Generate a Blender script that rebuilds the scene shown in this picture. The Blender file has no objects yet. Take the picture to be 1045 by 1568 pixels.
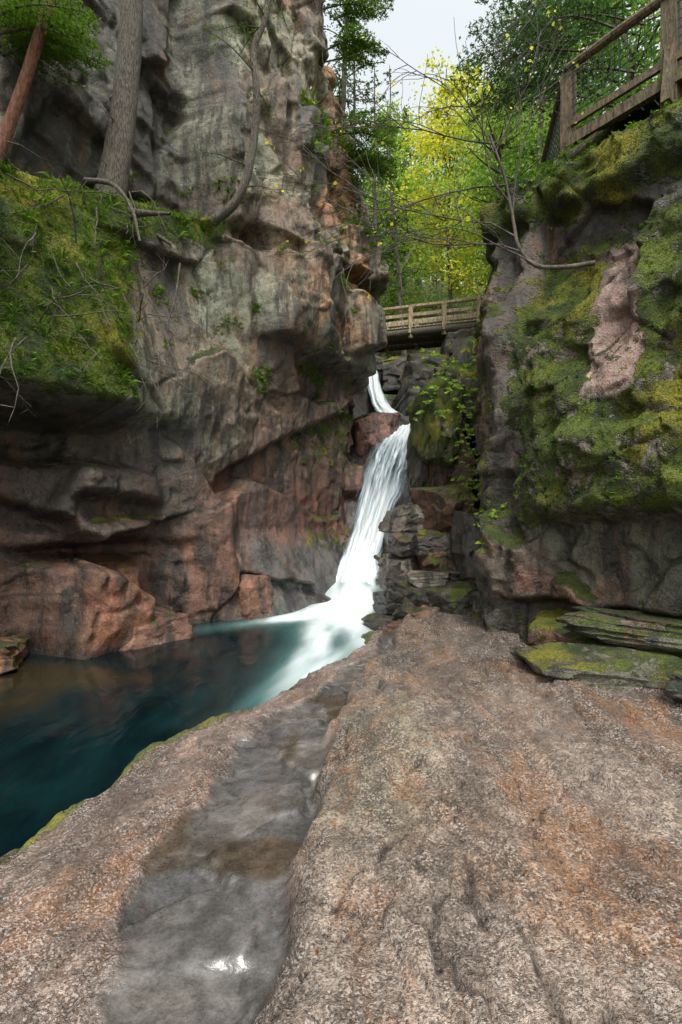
import bpy, math
import numpy as np
from mathutils import Vector
R=np.random.RandomState
sc=bpy.context.scene
sc.view_settings.view_transform='Standard'; sc.view_settings.look='None'; sc.view_settings.exposure=0

# ---------------------------------------------------------------- noise
def h3(ix,iy,iz,seed):
    ix=ix.astype(np.int64);iy=iy.astype(np.int64);iz=iz.astype(np.int64)
    n=(ix*374761393+iy*668265263+iz*2147483647+seed*1274126177)&0xFFFFFFFF
    n=((n^(n>>13))*1274126177)&0xFFFFFFFF
    n=((n^(n>>16))*2246822519)&0xFFFFFFFF
    n=n^(n>>15)
    return (n&0xFFFFFF)/float(0xFFFFFF)
def vn(x,y,z,seed=0):
    x,y,z=np.broadcast_arrays(x,y,z)
    x0=np.floor(x);y0=np.floor(y);z0=np.floor(z)
    fx=x-x0;fy=y-y0;fz=z-z0
    fx=fx*fx*(3-2*fx);fy=fy*fy*(3-2*fy);fz=fz*fz*(3-2*fz)
    r=0
    for a in (0,1):
        wx=fx if a else 1-fx
        for b in (0,1):
            wy=fy if b else 1-fy
            for c in (0,1):
                wz=fz if c else 1-fz
                r=r+wx*wy*wz*h3(x0+a,y0+b,z0+c,seed)
    return r
def fbm(x,y,z,seed=0,o=4):
    r=0;a=1.0;t=0;f=1.0
    for i in range(o):
        r=r+a*(vn(x*f,y*f,z*f,seed+i*17)-.5)*2;t+=a;a*=.5;f*=2.03
    return r/t
def ss(x,a,b):
    t=np.clip((x-a)/(b-a),0,1);return t*t*(3-2*t)
def win(x,a,b,s=.12):
    return ss(x,a-s,a+s)*(1-ss(x,b-s,b+s))
def blur(D,n=1):
    for _ in range(n):
        P=np.pad(D,1,mode='edge')
        D=(P[:-2,1:-1]+2*P[1:-1,1:-1]+P[2:,1:-1])/4
        P=np.pad(D,1,mode='edge')
        D=(P[1:-1,:-2]+2*P[1:-1,1:-1]+P[1:-1,2:])/4
    return D
def facets(s,z,cs,cz,seed,amp,tilt,ang=0.0,jit=.8,bias=0.):
    c,n=math.cos(ang),math.sin(ang)
    x=(s*c-z*n)/cs;y=(s*n+z*c)/cz
    ix=np.floor(x);iy=np.floor(y)
    F1=np.full(x.shape,9.);F2=np.full(x.shape,9.);off=np.zeros(x.shape);rid=np.zeros(x.shape)
    zz=np.zeros(x.shape)
    for a in (-1,0,1):
        for b in (-1,0,1):
            jx=ix+a;jy=iy+b
            px=jx+.5+(h3(jx,jy,zz,seed)-.5)*jit
            py=jy+.5+(h3(jx,jy,zz+1,seed)-.5)*jit
            dx=x-px;dy=y-py
            ax=np.abs(dx);ay=np.abs(dy)
            d=np.maximum(ax,ay)*.7+(ax+ay)*.3
            o=amp*(h3(jx,jy,zz+2,seed)-.5)*2+tilt*((h3(jx,jy,zz+3,seed)-.5)*2*dx+(h3(jx,jy,zz+4,seed)-.5)*2*dy)-bias*dy
            rr=h3(jx,jy,zz+5,seed)
            m=d<F1
            F2=np.where(m,F1,np.minimum(F2,d))
            F1=np.where(m,d,F1);off=np.where(m,o,off);rid=np.where(m,rr,rid)
    return off,F2-F1,rid

# ---------------------------------------------------------------- mesh helpers
class MB:
    def __init__(s): s.v=[];s.f=[];s.m=[];s.r=[];s.n=0
    def add(s,v,f,mat=0,rnd=None):
        v=np.asarray(v,float).reshape(-1,3);f=np.asarray(f,np.int64).reshape(-1,4)
        s.v.append(v);s.f.append(f+s.n);s.n+=len(v)
        s.m.append(np.full(len(f),mat));s.r.append(np.full(len(f),.5) if rnd is None else rnd)
    def build(s,name,mats,smooth=False,parent=None):
        v=np.concatenate(s.v);f=np.concatenate(s.f)
        o=mk(name,v,f,mats,smooth,np.concatenate(s.m),parent)
        a=o.data.attributes.new('rnd','FLOAT','FACE');a.data.foreach_set('value',np.concatenate(s.r).astype(np.float32))
        return o
def mk(name,v,f,mats,smooth=True,mi=None,parent=None,pattr=None):
    me=bpy.data.meshes.new(name)
    me.vertices.add(len(v));me.vertices.foreach_set('co',np.asarray(v,np.float32).ravel())
    me.loops.add(len(f)*4);me.loops.foreach_set('vertex_index',np.asarray(f,np.int32).ravel())
    me.polygons.add(len(f));me.polygons.foreach_set('loop_start',np.arange(0,len(f)*4,4,dtype=np.int32))
    try: me.polygons.foreach_set('loop_total',np.full(len(f),4,np.int32))
    except Exception: pass
    for m in mats: me.materials.append(m)
    if mi is not None: me.polygons.foreach_set('material_index',np.asarray(mi,np.int32))
    me.polygons.foreach_set('use_smooth',np.full(len(f),bool(smooth)))
    me.update(calc_edges=True)
    if pattr:
        for k,a in pattr.items():
            a=np.asarray(a)
            if a.ndim==2 and a.shape[1]==3:
                at=me.attributes.new(k,'FLOAT_COLOR','POINT')
                c=np.ones((len(a),4),np.float32);c[:,:3]=a;at.data.foreach_set('color',c.ravel())
            else:
                at=me.attributes.new(k,'FLOAT','POINT');at.data.foreach_set('value',a.astype(np.float32).ravel())
    o=bpy.data.objects.new(name,me);sc.collection.objects.link(o)
    if parent: o.parent=parent
    return o
def gridfaces(n,m,flip=False):
    i=np.arange(n-1)[:,None];j=np.arange(m-1)[None,:]
    a=i*m+j
    q=np.stack([a,a+m,a+m+1,a+1],-1).reshape(-1,4)
    return q[:,::-1] if flip else q
def tube(mb,pts,rad,n=7,mat=0,wob=0,seed=0):
    pts=np.asarray(pts,float);k=len(pts);rad=np.broadcast_to(rad,(k,)) if np.ndim(rad)==0 else np.asarray(rad)
    t=np.gradient(pts,axis=0);t/=np.linalg.norm(t,axis=1)[:,None]+1e-9
    ref=np.array([0.,0,1]) if abs(t[:,2]).mean()<.8 else np.array([1.,0,0])
    u=np.cross(t,ref);u/=np.linalg.norm(u,axis=1)[:,None]+1e-9
    w=np.cross(t,u)
    a=np.linspace(0,2*np.pi,n,endpoint=False)
    rr=np.repeat(rad[:,None],n,1)
    if wob:
        rr=rr*(1+wob*R(seed).randn(k,n)*.5)
    v=pts[:,None,:]+rr[...,None]*(np.cos(a)[None,:,None]*u[:,None,:]+np.sin(a)[None,:,None]*w[:,None,:])
    i=np.arange(k-1)[:,None];j=np.arange(n)[None,:]
    f=np.stack([i*n+j,i*n+(j+1)%n,(i+1)*n+(j+1)%n,(i+1)*n+j],-1).reshape(-1,4)
    mb.add(v.reshape(-1,3),f,mat)
def spline(p,k=8):
    p=np.asarray(p,float);n=len(p);out=[]
    P=np.vstack([2*p[0]-p[1],p,2*p[-1]-p[-2]])
    for i in range(n-1):
        a,b,c,d=P[i],P[i+1],P[i+2],P[i+3]
        for t in np.linspace(0,1,k,endpoint=False):
            out.append(.5*((2*b)+(-a+c)*t+(2*a-5*b+4*c-d)*t*t+(-a+3*b-3*c+d)*t**3))
    out.append(p[-1]);return np.array(out)
def leaves(mb,C,size,seed,mat=1,flat=.5,asp=.55,droop=0.):
    r=R(seed);N=len(C)
    n=r.randn(N,3)*(1-flat);n[:,2]+=flat*1.2*np.sign(r.rand(N)-.1);n/=np.linalg.norm(n,axis=1)[:,None]
    u=r.randn(N,3);u-=n*(u*n).sum(1)[:,None];u/=np.linalg.norm(u,axis=1)[:,None]
    w=np.cross(n,u);sz=(size*(.6+.8*r.rand(N)))[:,None]
    v=np.stack([C-u*sz*.5,C+w*sz*asp*.5+n*sz*.06,C+u*sz*.5-np.array([0,0,1])*sz*droop,C-w*sz*asp*.5+n*sz*.06],1)
    f=np.arange(N*4).reshape(N,4)
    mb.add(v.reshape(-1,3),f,mat,r.rand(N))
def beam(mb,p0,p1,w,h,mat=0,up=(0,0,1)):
    p0=np.array(p0,float);p1=np.array(p1,float);d=p1-p0;d/=np.linalg.norm(d)
    up=np.array(up,float)
    if abs(d@up)>.95: up=np.array([.6,-.8,0.])
    a=np.cross(d,up);a/=np.linalg.norm(a);b=np.cross(a,d)
    v=[]
    for p in (p0,p1):
        for x,y in ((-1,-1),(1,-1),(1,1),(-1,1)): v.append(p+a*x*w/2+b*y*h/2)
    mb.add(v,[[0,1,2,3],[7,6,5,4],[0,4,5,1],[1,5,6,2],[2,6,7,3],[3,7,4,0]],mat,R(int(abs(p0.sum()*97))%9999).rand(1).repeat(6))

# ---------------------------------------------------------------- materials
def newmat(name):
    m=bpy.data.materials.new(name);m.use_nodes=True;nt=m.node_tree;nt.nodes.clear()
    return m,nt
class N:
    def __init__(s,nt): s.nt=nt
    def n(s,t,**k):
        x=s.nt.nodes.new(t)
        for a,b in k.items(): setattr(x,a,b)
        return x
    def l(s,a,b): s.nt.links.new(a,b)
    def inp(s,sock,v):
        if isinstance(v,(int,float)): sock.default_value=v
        elif isinstance(v,tuple): sock.default_value=v if len(v)==len(sock.default_value) else tuple(v)+(1,)
        else: s.l(v,sock)
    def math(s,op,a,b=0.,c=None,clamp=False):
        x=s.n('ShaderNodeMath',operation=op);x.use_clamp=clamp
        s.inp(x.inputs[0],a);s.inp(x.inputs[1],b)
        if c is not None: s.inp(x.inputs[2],c)
        return x.outputs[0]
    def mix(s,f,a,b,bt='MIX'):
        x=s.n('ShaderNodeMix',data_type='RGBA',blend_type=bt)
        s.inp(x.inputs[0],f);s.inp(x.inputs[6],a);s.inp(x.inputs[7],b);return x.outputs[2]
    def noise(s,sc_,det=5,rough=.6,vec=None,dist=0.):
        x=s.n('ShaderNodeTexNoise');x.inputs['Scale'].default_value=sc_;x.inputs['Detail'].default_value=det
        x.inputs['Roughness'].default_value=rough;x.inputs['Distortion'].default_value=dist
        if vec is not None: s.l(vec,x.inputs['Vector'])
        return x.outputs[0]
    def pos(s,scale=None,rot=0):
        g=s.n('ShaderNodeNewGeometry').outputs['Position']
        if scale:
            m=s.n('ShaderNodeMapping');m.inputs['Rotation'].default_value=(0,0,rot);m.inputs['Scale'].default_value=scale;s.l(g,m.inputs[0]);return m.outputs[0]
        return g
    def rng(s,v,a,b,c=0.,d=1.):
        x=s.n('ShaderNodeMapRange',interpolation_type='SMOOTHSTEP');s.inp(x.inputs[0],v)
        for i,q in enumerate((a,b,c,d)): x.inputs[i+1].default_value=q
        return x.outputs[0]
    def attr(s,nm,fac=True):
        a=s.n('ShaderNodeAttribute');a.attribute_name=nm;return a.outputs['Fac'] if fac else a.outputs['Color']

def rock_mat(name,granite=False):
    m,nt=newmat(name);q=N(nt);P=q.pos()
    out=q.n('ShaderNodeOutputMaterial');b=q.n('ShaderNodeBsdfPrincipled');q.l(b.outputs[0],out.inputs[0])
    tint=q.attr('tint',False);moss=q.attr('moss');wet=q.attr('wet');crk=q.attr('crk')
    n1=q.noise(1.7,3,.65,P);n2=q.noise(9,4,.75,P);n3=q.noise(60 if not granite else 55,3,.75,P)
    k=q.math('ADD',q.math('MULTIPLY',q.rng(n2,.3,.7),.8),q.math('MULTIPLY',q.rng(n1,.3,.7),.6))
    k=q.math('ADD',q.math('MULTIPLY',q.rng(n3,.32,.68),.9 if not granite else .8),k)
    vm=q.n('ShaderNodeVectorMath',operation='SCALE');q.l(tint,vm.inputs[0])
    if granite:
        chn=q.attr('chan')
        k=q.math('ADD',q.math('MULTIPLY',k,q.math('SUBTRACT',1,q.math('MULTIPLY',chn,.5))),q.math('MULTIPLY',chn,.4))
    q.l(k,vm.inputs[3]);col=vm.outputs[0]
    dry=q.math('SUBTRACT',1,q.math('MULTIPLY',chn if granite else wet,.95),clamp=True)
    if granite:
        v=q.n('ShaderNodeTexVoronoi');v.inputs['Scale'].default_value=115;q.l(P,v.inputs['Vector'])
        sp=q.n('ShaderNodeSeparateColor');q.l(v.outputs['Color'],sp.inputs[0])
        n8=q.noise(2.4,5,.75,q.pos((2.0,.8,1),.35),.3)
        n7=q.noise(1.5,6,.80,q.pos((2.2,.7,1),.25),.3)
        n6=q.noise(1.2,5,.75,q.pos((1.6,.8,1),.25),.4)
        col=q.mix(q.math('MULTIPLY',q.rng(n6,.49,.61),q.math('MULTIPLY',dry,.6)),col,(.31,.13,.04))
        col=q.mix(q.math('MULTIPLY',q.rng(n7,.48,.60),q.math('MULTIPLY',dry,.62)),col,(.08,.058,.046))
        w_=q.math('MULTIPLY',q.rng(n8,.38,.66),.62);w_=q.math('ADD',w_,.10)
        col=q.mix(q.math('MULTIPLY',q.rng(sp.outputs[0],.60,.70),q.math('MULTIPLY',dry,w_)),col,(.54,.48,.435))
        col=q.mix(q.math('MULTIPLY',q.rng(sp.outputs[1],.68,.76),q.math('MULTIPLY',dry,.62)),col,(.05,.036,.028))
    else:
        n4=q.noise(4.5,5,.75,P,.4)
        lum=q.rng(q.math('ADD',n4,q.math('MULTIPLY',wet,-.25)),.53,.62)
        col=q.mix(q.math('MULTIPLY',lum,.40),col,(.27,.30,.225))
        n5=q.noise(1.3,4,.7,q.pos((1.6,1.6,.5)),.5)
        col=q.mix(q.math('MULTIPLY',q.rng(n5,.54,.67),.55),col,(.17,.070,.032))
        n7=q.noise(2.2,5,.7,q.pos((1.5,1.5,.35)),.2)
        col=q.mix(q.math('MULTIPLY',q.rng(n7,.46,.62),.86),col,(.016,.014,.012))
    col=q.mix(q.math('MULTIPLY',crk,.88,clamp=True),col,(.010,.008,.007))
    g=q.n('ShaderNodeNewGeometry');sx=q.n('ShaderNodeSeparateXYZ');q.l(g.outputs['Normal'],sx.inputs[0])
    nz=q.rng(sx.outputs[2],.15,.75)
    mv=q.math('ADD',moss,q.math('MULTIPLY',nz,.0 if granite else .55))
    mv=q.math('ADD',mv,q.math('MULTIPLY',q.math('SUBTRACT',q.noise(3.2,5,.80,P),.5),2.3))
    mm=q.rng(mv,.40,.56)
    mn=q.noise(2.6,4,.7,P);mf=q.noise(42,3,.85,P)
    mc=q.mix(q.rng(mn,.36,.66),(.028,.052,.008),(.165,.225,.014))
    mc=q.mix(q.rng(q.noise(1.1,3,.6,P),.5,.66),mc,(.33,.31,.018))
    mc=q.mix(q.math('MULTIPLY',q.rng(mf,.64,.34),.8),mc,(.014,.020,.004))
    col=q.mix(mm,col,mc)
    q.l(col,b.inputs['Base Color'])
    ro=q.math('SUBTRACT',.68 if not granite else .56,q.math('MULTIPLY',wet,.54 if not granite else .38))
    ro=q.math('ADD',ro,q.math('MULTIPLY',mm,.6),clamp=True)
    ro=q.math('ADD',ro,q.math('MULTIPLY',q.math('SUBTRACT',n2,.5),.35),clamp=True)
    q.l(ro,b.inputs['Roughness'])
    b.inputs['Specular IOR Level'].default_value=.6 if not granite else .8
    if granite:
        nb=q.noise(24,4,.85,P)
        bh=q.math('MULTIPLY',n2,q.math('ADD',.10,q.math('MULTIPLY',dry,.4)))
        bh=q.math('ADD',bh,q.math('MULTIPLY',nb,q.math('MULTIPLY',dry,1.0)))
        bh=q.math('ADD',bh,q.math('MULTIPLY',mm,mf))
    else:
        bh=q.math('ADD',q.math('MULTIPLY',n2,.75),q.math('MULTIPLY',n3,.3))
        bh=q.math('ADD',bh,q.math('MULTIPLY',mm,q.math('MULTIPLY',mf,1.3)))
    bu=q.n('ShaderNodeBump');bu.inputs['Strength'].default_value=1. ;bu.inputs['Distance'].default_value=.06 if not granite else .05
    q.l(bh,bu.inputs['Height']);q.l(bu.outputs[0],b.inputs['Normal'])
    return m
ROCK=rock_mat('rock_material');GRAN=rock_mat('granite_material',True)

def leaf_mat(name,c1,c2,tr=.45):
    m,nt=newmat(name);q=N(nt)
    out=q.n('ShaderNodeOutputMaterial')
    f=q.math('ADD',q.math('MULTIPLY',q.attr('rnd'),.6),q.math('MULTIPLY',q.math('SUBTRACT',q.noise(.7,3,.6,q.pos()),.3),1.1),clamp=True)
    col=q.mix(f,c1,c2)
    d=q.n('ShaderNodeBsdfDiffuse');q.l(col,d.inputs['Color'])
    t=q.n('ShaderNodeBsdfTranslucent');q.l(col,t.inputs[0])
    mx=q.n('ShaderNodeMixShader');mx.inputs[0].default_value=tr
    q.l(d.outputs[0],mx.inputs[1]);q.l(t.outputs[0],mx.inputs[2]);q.l(mx.outputs[0],out.inputs[0]);return m
L_YEL=leaf_mat('yellow_leaf',(.24,.32,.03),(.84,.78,.08),.5)
L_GRN=leaf_mat('green_leaf',(.05,.13,.025),(.20,.38,.07),.45)
L_CON=leaf_mat('hemlock_needle',(.025,.065,.022),(.11,.21,.06),.35)
L_LIME=leaf_mat('lime_leaf',(.10,.23,.035),(.42,.56,.09),.5)
L_FERN=leaf_mat('fern_leaf',(.03,.09,.01),(.17,.29,.03),.35)
L_DEAD=leaf_mat('dead_leaf',(.06,.03,.015),(.16,.08,.03),.2)
def bark_mat(name,c1,c2,sc_=14):
    m,nt=newmat(name);q=N(nt);out=q.n('ShaderNodeOutputMaterial');b=q.n('ShaderNodeBsdfPrincipled');q.l(b.outputs[0],out.inputs[0])
    n=q.noise(sc_,5,.75,q.pos((2.2,2.2,.45)),.3);n2=q.noise(2,3,.6,q.pos())
    col=q.mix(q.rng(n,.38,.62),c1,c2);col=q.mix(q.math('MULTIPLY',q.rng(n2,.5,.7),.35),col,(.10,.12,.07))
    q.l(col,b.inputs['Base Color']);b.inputs['Roughness'].default_value=.85
    bu=q.n('ShaderNodeBump');bu.inputs['Distance'].default_value=.05;bu.inputs['Strength'].default_value=1;q.l(n,bu.inputs['Height']);q.l(bu.outputs[0],b.inputs['Normal']);return m
BARK=bark_mat('bark_material',(.035,.028,.024),(.19,.165,.135),26)
BARKR=bark_mat('red_bark_material',(.10,.04,.025),(.27,.12,.07))
BARKD=bark_mat('dark_bark_material',(.03,.026,.02),(.12,.10,.08),6)
WOOD=bark_mat('weathered_wood',(.22,.165,.10),(.56,.46,.32),9)
WOODB=bark_mat('dark_stained_wood',(.06,.042,.025),(.19,.14,.08),12)
m,nt=newmat('wire_material');q=N(nt);o_=q.n('ShaderNodeOutputMaterial');b_=q.n('ShaderNodeBsdfPrincipled');q.l(b_.outputs[0],o_.inputs[0])
q.l(q.mix(q.noise(20,3,.5,q.pos()),(.01,.01,.01),(.04,.04,.04)),b_.inputs['Base Color']);b_.inputs['Metallic'].default_value=.6;b_.inputs['Roughness'].default_value=.5;WIRE=m

# ---------------------------------------------------------------- path tools
def path(pts,step,smooth=9):
    p=np.array(pts,float);seg=np.linalg.norm(np.diff(p,axis=0),axis=1);cum=np.r_[0,np.cumsum(seg)]
    s=np.arange(0,cum[-1],step);x=np.interp(s,cum,p[:,0]);y=np.interp(s,cum,p[:,1])
    k=np.ones(smooth)/smooth
    X=np.convolve(np.pad(x,smooth//2,mode='edge'),k,'valid');Y=np.convolve(np.pad(y,smooth//2,mode='edge'),k,'valid')
    tx=np.gradient(X);ty=np.gradient(Y);l=np.hypot(tx,ty)+1e-9
    tx/=l;ty/=l
    k2=np.ones(15)/15
    nx=np.convolve(np.pad(ty,7,mode='edge'),k2,'valid');ny=np.convolve(np.pad(-tx,7,mode='edge'),k2,'valid')
    return s,X,Y,nx,ny
def col(*c): return np.array(c,float)
def lerp(a,b,t): return a*(1-t[...,None])+b*t[...,None]

# ================================================================ LEFT CLIFF
st=.028
s,X,Y,nx,ny=path([(-7.4,2.3),(-3.9,7.3),(.35,12.7),(.62,13.6),(.2,15.6),(-1.8,20),(-8,26)],st)
s=s-math.hypot(3.5,5.0)          # s=0 at (-3.9,7.3)
zw=np.arange(-1.2,15.5,st);ex=np.arange(1,14)*1.2
S,Z=np.meshgrid(s,zw,indexing='ij')
Sw=S+.13*fbm(S*.7,Z*.7,0,3,4);Zw=Z+.12*fbm(S*.6,Z*.6,5,9,4)
D=np.zeros_like(S)
zl=6.35+.25*np.clip(S,-2,3.2)
left=1-ss(Sw,2.7,3.2)
D-=1.15*left*ss(Zw,zl,zl+.12)
bank=(1-ss(Sw,.1,1.5))
D+=bank*np.clip((6.4-Z)/3.0,0,1)*.75*ss(Zw,3.05,3.25)
D-=(1-ss(Sw,1.2,2.6))*.45*(1-ss(Zw,2.9,3.2))
D-=bank*.6*win(Zw,2.35,2.95,.12)
tlt=.08*(Sw-.5)
D+=win(Sw,.0,1.5,.2)*.40*win(Zw+tlt,1.85,2.35,.10)
D+=win(Sw,-.3,1.5,.2)*.42*win(Zw-tlt,1.10,1.42,.07)
D+=win(Sw,-.3,1.2,.15)*.72*win(Zw+tlt,-2,.82,.10)
D-=win(Sw,-3,2.0,.3)*.22*win(Zw,.85,1.1,.08)
r5=ss(Sw,3.6,4.1)
D+=.42*r5*ss(Zw,5.12,5.2)
D-=.28*r5*ss(Zw,7.2,7.26)
D-=.42*win(Sw,2.9,4.6,.06)*win(Zw,6.85,7.2,.05)
D-=.45*win(Sw,6.0,8.5,.08)*win(Zw,6.9,7.35,.05)
D+=.25*win(Sw,5.6,8.4,.1)*win(Zw,7.35,8.5,.06)
D-=np.clip(Z-8.8,0,9)*.25*ss(S,5.0,7.5)
D-=np.clip(Z-9.5,0,9)*.05
zd=2.7+.485*(Sw-3.72)
D-=.3*win(Sw,3.0,9,.2)*(1-ss(Zw,zd-.05,zd+.05))
D+=.95*win(Sw,3.0,7.2,.4)*np.clip((1.25-Zw)/1.7,0,1)
low=1-ss(Zw,2.2,3.4)
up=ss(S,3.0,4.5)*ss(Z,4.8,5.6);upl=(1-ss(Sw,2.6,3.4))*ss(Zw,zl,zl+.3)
vert=np.clip(up+upl,0,1)
# smooth domain keeps the long joint planes straight instead of stair-stepped
Sv=S+.05*fbm(S*.5,Z*.5,0,63,2);Zv=Z+.05*fbm(S*.5,Z*.5,5,69,2)
f1,e1,i1=facets(Sw,Zw,2.1,1.9,11,.24,.42,.35,bias=.06)
f4,e4,i4=facets(Sv,Zv,.72,2.4,17,.15,.16,-.10,bias=.04)
f5,e5,i5=facets(Sv,Zv,1.05,1.3,19,.15,.22,.15,bias=.07)
f2,e2,i2=facets(Sw,Zw,.52,.68,23,.05,.12,-.22,bias=.02)
f3,e3,i3=facets(Sw,Zw,.24,.26,31,.018,.045,.35)
fm=ss(fbm(S*.5,Z*.5,3,61,3),-.2,.12)
D+=f1*(1-.4*vert)+f4*vert*(1-.35*upl)+f5*vert*.85+f2*(.3+.7*fm)*(1-.3*low)
D=blur(D,2)
D+=f3*(.4+.6*fm)
D+=.07*fbm(S*.6,Z*.6,2,41,3)+.035*fbm(S*3,Z*3,2,43,4)
c1=1-ss(e1,.0,.025);c4=(1-ss(e4,0,.03))*vert
crk=np.maximum.reduce([c1*(1-vert),c4*.8,(1-ss(e5,0,.025))*vert*.8,.7*(1-ss(e2,.0,.05))*fm*(vn(S,Z,0,88)>.45),.35*(1-ss(e3,0,.07))*(vn(S*2,Z*2,0,89)>.6)])
D=blur(D-.06*crk,1)
bx=X[:,None]+nx[:,None]*D;by=Y[:,None]+ny[:,None]*D
V=np.stack([bx,by,Z],-1)
E=np.stack([V[:,-1:,0]-nx[:,None]*ex,V[:,-1:,1]-ny[:,None]*ex,V[:,-1:,2]+ex*.12+.3*fbm(V[:,-1:,0]-nx[:,None]*ex,V[:,-1:,1]-ny[:,None]*ex,0,5,3)],-1)
nf=fbm(S*.7,Z*.7,7,51,4);nf2=fbm(S*1.6,Z*.4,7,57,4);nf4=fbm(S*1.1,Z*.35,9,59,4)
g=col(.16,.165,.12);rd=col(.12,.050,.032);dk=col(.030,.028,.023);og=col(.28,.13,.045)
T=np.broadcast_to(g,S.shape+(3,)).copy()
T=lerp(T,col(.175,.145,.105),ss(S,3.2,5)*ss(Z,5.3,6)*.75)
T=lerp(T,col(.14,.08,.058),ss(nf,.02,.24)*.6)
T=lerp(T,rd,np.clip(1-ss(Z+nf*1.4,2.0,3.1),0,1)*.9)
T=lerp(T,rd*.8,ss(S,3.0,4)*(1-ss(Z+nf*.6,4.9,5.4))*.75)
T=lerp(T,dk,ss(nf2,.0,.25)*.8*ss(Z,3,6)*(1-ss(S,5,7)*.4))
T=lerp(T,dk,(1-ss(Sw,2.2,3.6))*ss(Zw,zl,zl+.4)*.85)  # upper-left wall: dark rock plus tree shade, both painted into the tint
T=lerp(T,og,ss(nf4,.24,.36)*ss(S,3.5,5)*ss(Z,5,6)*.7)
T=lerp(T,col(.20,.085,.042),win(S,-.8,1.1)*(1-ss(Z+.3*nf,.5,.95))*.6)
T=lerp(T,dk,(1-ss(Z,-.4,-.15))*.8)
T=lerp(T,dk*.8,win(S,-4,2.6,.6)*win(Z,1.3,3.2,.25)*.65)  # shade below the left overhang, painted into the tint
T=lerp(T,dk,ss(nf2,-.05,.2)*low*.65)
T=lerp(T,col(.065,.08,.08),win(S,3.3,7,.4)*(1-ss(Z+.5*nf,.8,1.4))*.7)
T*=(.7+.45*i1*(1-vert)+.4*i4*vert+.3*i5*vert+.3*i2)[...,None]
moss=np.full(S.shape,.0)
moss+=bank*ss(Zw,3.1,3.3)*(1-ss(Zw,6.2,6.6))*.9
moss+=left*np.clip(1-np.abs(Zw-zl+.12)/.6,0,1)*.95
moss+=win(Sw,5.0,7.4,.2)*win(Zw,.7,zd,.1)*.5
moss+=win(S,.5,3.4,.4)*win(Z,4.8,6.6,.4)*.25
moss+=win(Zw,1.45,1.8,.1)*(1-ss(S,2,3))*.3
moss-=.3*low
wet=np.clip(.6*(1-ss(Z+nf,1.8,3.4))+.6*(1-ss(Z,-.1,.3))+.5*ss(nf2,.05,.35),0,.85)
def catE(A,fill):
    sh=(A.shape[0],len(ex))+A.shape[2:]
    return np.concatenate([A,np.broadcast_to(fill,sh)],1)
V=np.concatenate([V,E],1)
n_,m_=V.shape[:2]
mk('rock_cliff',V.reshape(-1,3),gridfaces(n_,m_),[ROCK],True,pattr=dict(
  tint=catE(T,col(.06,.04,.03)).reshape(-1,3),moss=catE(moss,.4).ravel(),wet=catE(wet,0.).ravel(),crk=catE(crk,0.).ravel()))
LC=(V,S,Z,moss)

# ================================================================ RIGHT CLIFF
st=.026
pp_=[(5.4,21),(3.9,16),(2.80,10),(1.94,6.8),(1.98,6.25)]
s,X,Y,nx,ny=path(pp_+[(3.3,4.3),(5,2.8),(9,.4),(12,-3)],st,7)
s=s-sum(math.dist(pp_[i],pp_[i+1]) for i in range(4))        # s=0 at the front corner
zw=np.arange(-.6,5.75,st);ex=np.r_[.08,.16,.25,.35,.5,.7,1,1.4,1.9,2.5,3.3,4.5,6,8,11,15]
S,Z=np.meshgrid(s,zw,indexing='ij')
Sw=S+.13*fbm(S*1.0,Z*1.0,0,103,4);Zw=Z+.13*fbm(S*.9,Z*.9,5,109,4)
fr=ss(S,-.25,.1)
D=-fr*.10*np.clip(Z-1.7,0,2.0)-.12*ss(Zw,2.9,3.3)*fr-.12*ss(Zw,3.8,4.2)*fr-.25*np.clip(Z-4.0,0,1.2)
D+=.22*ss(Zw,5.2,5.35)
D-=fr*.30*(1-ss(Zw,1.42,1.62))*win(S,.35,4,.15)
D-=fr*.32*(1-ss(Zw,.5,.6))
D+=fr*.5*(1-ss(Zw,.32,.37))*ss(Sw,.25,.4)
D+=fr*.3*(1-ss(Zw,.02,.07))*ss(Sw,.6,.8)
D+=fr*.16*win(Zw,1.62,2.5,.1)*ss(Sw,.25,.5)
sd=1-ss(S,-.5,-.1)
f1,e1,i1=facets(Sw,Zw,1.0,1.3,111,.13,.24,.3,bias=.0)
f2,e2,i2=facets(Sw,Zw,.40,.50,123,.045,.10,.25,bias=.0)
f3,e3,i3=facets(Sw,Zw,.17,.17,131,.016,.04,-.3)
D+=f1*(1-.3*fr-.35*sd)+f2
D=blur(D,2)
D+=f3+.09*fbm(S*1.1,Z*1.1,2,141,4)+.03*fbm(S*6,Z*6,2,143,3)
crk=np.maximum.reduce([1-ss(e1,0,.03),.7*(1-ss(e2,0,.045))*(vn(S,Z,0,188)>.5),.3*(1-ss(e3,0,.07))*(vn(S*2,Z*2,0,189)>.65)])
D-=.05*crk
V=np.stack([X[:,None]+nx[:,None]*D,Y[:,None]+ny[:,None]*D,Z],-1)
ee=ex[None,:]
EX=V[:,-1:,0]-nx[:,None]*ee;EY=V[:,-1:,1]-ny[:,None]*ee
E=np.stack([EX,EY,V[:,-1:,2]+.75*ss(ee,0,1.6)+ee*.12+.13*fbm(EX*1.5,EY*1.5,0,5,4)*ss(ee,0,.5)],-1)
E[...,2]+=np.where(S[:,:1]<-6,1.6*ss(-S[:,:1],6,12),0)
nf=fbm(S*.9,Z*.9,7,151,4);nf2=fbm(S*1.6,Z*.5,7,157,4)
T=np.broadcast_to(col(.13,.11,.09),S.shape+(3,)).copy()
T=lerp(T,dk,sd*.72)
T=lerp(T,col(.065,.07,.05),(1-ss(Zw,1.4,1.7))*.8)
T=lerp(T,col(.13,.06,.04),(1-ss(Zw,1.4,1.7))*ss(nf,.02,.2)*.85)
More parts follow.
